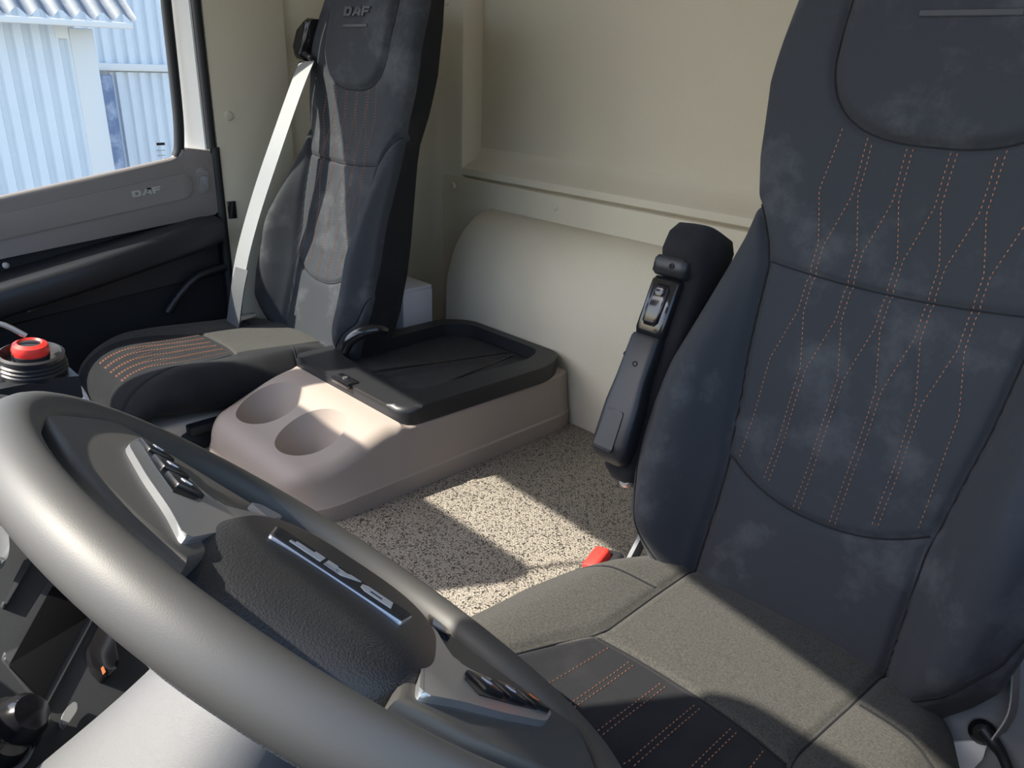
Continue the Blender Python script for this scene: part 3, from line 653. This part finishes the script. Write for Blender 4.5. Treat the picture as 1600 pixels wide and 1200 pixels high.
kn = lathe('rotary_knob', [(.020, -.02), (.022, -.005), (.018, .0), (.016, .014), (.012, .02), (.0005, .021)], k0, nrm((.5, .45, .6)), 'gloss_black', db, 24)
k1 = onp(*C4(10, 1060), .015); lathe('rotary_knob', [(.018, -.02), (.019, .004), (.014, .012), (.0005, .014)], k1, nrm((.5, .45, .6)), 'gloss_black', db, 24)
lv = pan('gear_plate', [C4(0, 1140), C4(150, 1000), C4(200, 1050), C4(140, 1200), C4(0, 1300)], .004, .008, 'grey_plastic', db, .003, .006)
tube('plate_mark', [onp(*C4(98, 1098), .0128), onp(*C4(115, 1090), .0128), onp(*C4(128, 1105), .0128), onp(*C4(118, 1130), .0128), onp(*C4(108, 1155), .0128)], .0007, 'symbol', lv, 6, res=3)
pan('pale_stub', [(0, 828), (7, 836), (9, 868), (6, 886), (-8, 895), (-10, 826)], .01, .012, 'grey_plastic', db, .005, .004)
# red-capped knob on a bracket of the dash
kc = CAM+nrm(ray(50, 566))*.98
kb = empty('brake_knob', tuple(kc-np.array([0, 0, .05])), 'red-capped control knob in a ribbed black cup at the left edge', 'knob')
kx = nrm((.12, .05, 1))
lathe('cup', [(0.0240, -0.0224), (0.0320, -0.0176), (0.0344, -0.0048), (0.0328, -0.0032), (0.0340, -0.0008), (0.0316, 0.0008), (0.0328, 0.0032), (0.0304, 0.0048), (0.0316, 0.0080), (0.0320, 0.0112), (0.0288, 0.0128), (0.0272, 0.0096), (0.0240, 0.0032), (0.0004, 0.0024)], kc, kx, 'black_plastic', kb, 40)
lathe('cap', [(0.0168, 0.0024), (0.0180, 0.0080), (0.0180, 0.0112)], kc, kx, 'black_matte', kb, 30)
lathe('red_cap', [(0.0172, 0.0112), (0.0182, 0.0160), (0.0165, 0.0215), (0.0120, 0.0240), (0.0100, 0.0220)], kc, kx, 'red', kb, 30)
lathe('cap_center', [(.0100, .018), (.0100, .0222), (.0004, .0226)], kc, kx, 'black_matte', kb, 24)
bdv = nrm((-.10, -1, -.02))
bt = loft('bracket', [[kc+np.array([a*.9, b, c]) for a, b, c in ((-.035, y, z1), (.035, y, z1), (.035, y, z0), (-.035, y, z0))] for y, z0, z1 in ((.035, -.040, -.015), (.015, -.058, -.012), (-.06, -.075, -.010), (-.22, -.08, .0))], 'black_plastic', kb, sharp=30)
tube('wire_bail', [kc+np.array(p) for p in ((.0, -.065, .01), (-.01, -.045, .038), (-.01, -.022, .046), (.0, .0, .030))], .003, 'metal', kb, 8, res=4)
cv = CAM+nrm(ray(100, 590))*1.15
cb = tube('cable', [CAM+nrm(ray(x, y))*1.12 for x, y in ((84, 576), (100, 588), (115, 602), (128, 620), (136, 640))], .0065, 'white_card', n=10, res=5); tag(cb, 'pale curved cable behind the black knob bracket', 'cable')
# ------------------------------------------------------------------ steering column and wheel
WC = np.array([-.395, .223, .451]); _t, _ro = .766, -.036
WN = nrm([-math.sin(_ro), math.sin(_t), math.cos(_t)]); e1 = nrm(np.cross([0, 1, 0], WN)); e2 = np.cross(WN, e1)
ph = math.radians(40); WX = -(math.cos(ph)*e1+math.sin(ph)*e2); WY = -(-math.sin(ph)*e1+math.cos(ph)*e2)
def wp(x, y, h): return WC+WX*x+WY*y+WN*h
WFR = (Vector(WX), Vector(WY), Vector(WN))
clm = empty('steering_column', tuple(WC-WN*.30), 'silver steering column shroud below the wheel', 'steering column')
rings = []
for k in range(14):
    t = k/13; h = -.045-.26*t; rx = .060+.050*ss(0, 1, t); ry = .052+.045*ss(0, 1, t); c = WC+WN*h+e2*(-.01)
    if k == 0: rx *= .86; ry *= .86
    rings.append([c+e1*rx*math.copysign(abs(math.cos(a))**.8, math.cos(a))+e2*ry*math.copysign(abs(math.sin(a))**.8, math.sin(a)) for a in np.linspace(0, 2*math.pi, 40, endpoint=False)])
loft('shroud', rings, 'column_silver', clm)
tube('stalk', [WC-WN*.07-e1*.05, WC-WN*.065-e1*.12-e2*.005, WC-WN*.06-e1*.20-e2*.01], [.011, .010, .013], 'silver', clm, 14)
whl = empty('steering_wheel', tuple(WC), 'grey-black leather steering wheel with silver button spokes in the foreground', 'steering wheel')
R0 = .225; v = []; f = []; nu, nv = 160, 24
for i in range(nu):
    th = 2*math.pi*i/nu; rd = WX*math.cos(th)+WY*math.sin(th)
    for k in range(nv):
        a = 2*math.pi*k/nv; v.append(WC+rd*(R0+.0155*math.cos(a))+WN*.0175*math.sin(a))
for i in range(nu):
    for k in range(nv): f.append((i*nv+k, ((i+1) % nu)*nv+k, ((i+1) % nu)*nv+(k+1) % nv, i*nv+(k+1) % nv))
under(mk('rim', v, f, 'leather'), whl)
# hub: domed airbag cover
v = []; f = []; nr, nt = 26, 96
def hub_r(th):
    c, s = math.cos(th), math.sin(th); hx = .097; hy = .138 if s > 0 else .130; p = 3.2
    return 1/((abs(c)/hx)**p+(abs(s)/hy)**p)**(1/p)
for i in range(nr+5):
    for k in range(nt):
        th = 2*math.pi*k/nt; R_ = hub_r(th)
        q = math.sin(i/(nr+4)*math.pi/2); r = R_*q; h = -.038+.064*max(0, 1-q**4.2)**(1/4.2)-.003*q*q
        x, y = r*math.cos(th), .030+r*math.sin(th)
        v.append(wp(x, y, h))
for i in range(nr+4):
    for k in range(nt): f.append((i*nt+k, (i+1)*nt+k, (i+1)*nt+(k+1) % nt, i*nt+(k+1) % nt))
hub = mk('hub', v, f, 'hub_leather', sharp=60); under(hub, whl)
box('hub_back', wp(0, 0, -.045), (.15, .18, .04), 'black_plastic', whl, .015, 3, WFR)
pl = prism('badge_plate', rounded([(-.052, .042), (.052, .042), (.047, .076), (-.047, .076)], .003), wp(0, 0, .0240), WFR, .0037, 'black_matte', hub, .001)
prism('badge_rim', rounded([(-.0535, .0405), (.0535, .0405), (.0485, .0775), (-.0485, .0775)], .003), wp(0, 0, .0240), WFR, .0025, 'silver', hub, .001)
letters('badge', wp(.0, .059, .0276), WFR, .020, .0008, 'badge_letter', pl, .92)
for s in (1, -1):
    sp = [(.06, -.085), (.10, -.07), (.16, -.055), (.216, -.05), (.206, .075), (.155, .122), (.10, .155), (.06, .168)]
    P = [(s*x, y) for x, y in sp]; P = P if s > 0 else P[::-1]
    prism('spoke', P, wp(0, 0, -.014), WFR, .026, 'leather', whl, .006, 3)
    bz = [(.070, .158), (.094, .123), (.128, .083), (.166, .032), (.177, -.006), (.175, -.026), (.165, -.030), (.150, -.012), (.128, .010), (.106, .026), (.094, .028), (.086, .005), (.078, -.03), (.068, -.04)]
    P = [(s*x, y) for x, y in bz]; P = P[::-1] if s > 0 else P
    bzl = prism('silver_bezel', rounded(P, .012, 4), wp(0, 0, .002), WFR, .0145, 'silver', whl, .003, 3)
    wl = [(.168, -.022), (.172, -.008), (.160, .018), (.136, .050), (.110, .082), (.100, .066), (.104, .036), (.128, .016), (.152, -.008)]
    P = [(s*x, y) for x, y in wl]; P = P[::-1] if s > 0 else P
    well = prism('button_well', P, wp(0, 0, .0158), WFR, .0012, 'button_black', bzl, .0005)
    for q, (bx_, by_) in enumerate(((.158, .002), (.136, .026), (.115, .050))):
        b_ = box('button', wp(s*bx_, by_, .0178), (.022, .021, .0045), 'button_black', bzl, .0015, 2, (Vector(WX*.7-WY*.7*s), Vector(WX*.7*s+WY*.7)*1, Vector(WN)))
        P = [(-.004, -.0015), (.004, -.0015), (.004, .0015), (0, .004), (-.004, .0015)]
        prism('button_mark', P, wp(s*bx_, by_, .0202), WFR, .0004, 'symbol' if not (s < 0 and q == 0) else 'orange', b_, 0)
    pd = [(.070, -.030), (.092, -.042), (.088, -.063), (.070, -.076)]
    P = [(s*x, y) for x, y in pd]; P = P[::-1] if s > 0 else P
    tb = prism('thumb_switch', rounded(P, .004), wp(0, 0, .005), WFR, .012, 'grey_plastic' if s > 0 else 'gloss_black', whl, .003)
    if s < 0: prism('switch_print', rounded([(-.086, -.044), (-.074, -.038), (-.074, -.066), (-.083, -.060)], .002), wp(0, 0, .0171), WFR, .0004, 'letter', tb, 0)
# ------------------------------------------------------------------ beside the driver's cushion: side plate, lever, belt
sd = empty('seat_control', (.0, .68, .0), 'grey plastic seat side plate with black lever at the lower right corner', 'seat control')
QN = nrm((.25, -.85, .45)); QX = nrm(np.cross((0, 0, 1), QN))*-1; QX = QX if QX[0] > 0 else -QX; QY = np.cross(QN, QX); Q0 = np.array((-.05, .84, .10))
QF = (Vector(QX), Vector(QY), Vector(QN))
def sp_(px, py, o=0): return on(px, py, Q0+QN*o, QN)
def q2(pts, o=0): return [((sp_(*p, o)-Q0) @ QX, (sp_(*p, o)-Q0) @ QY) for p in pts]
prism('side_plate', q2([(1440, 1230), (1470, 1130), (1510, 1040), (1555, 985), (1660, 940), (1660, 1230)])[::-1], Q0-QN*.02, QF, .02, 'grey_plastic', sd, .004)
lathe('lever_hub', [(.013, -.004), (.014, .010), (.010, .015), (.0005, .015)], sp_(1533, 1140), QN, 'gloss_black', sd, 20)
tube('lever_arm', [sp_(1535, 1138, .012), sp_(1552, 1160, .014), sp_(1566, 1180, .014), sp_(1582, 1222, .016)], [.007, .008, .006, .005], 'black_plastic', sd, 10, res=4)
prism('cover_flap', q2([(1458, 1215), (1478, 1158), (1545, 1153), (1535, 1185), (1500, 1220)], .001)[::-1], Q0+QN*.001, QF, .006, 'shed_trim', sd, .002)
tag(ribbon('seat_belt', [sp_(1560, 1150, .022), sp_(1582, 1110, .028), sp_(1588, 1040, .03), sp_(1594, 980, .03), sp_(1606, 900, .03)], Vector(ray(1585, 1050))+Vector((.18, 0, 0)), .045, .0016, 'strap'), 'light grey belt seen edge-on at the right edge beside the nearest seat', 'seat belt')
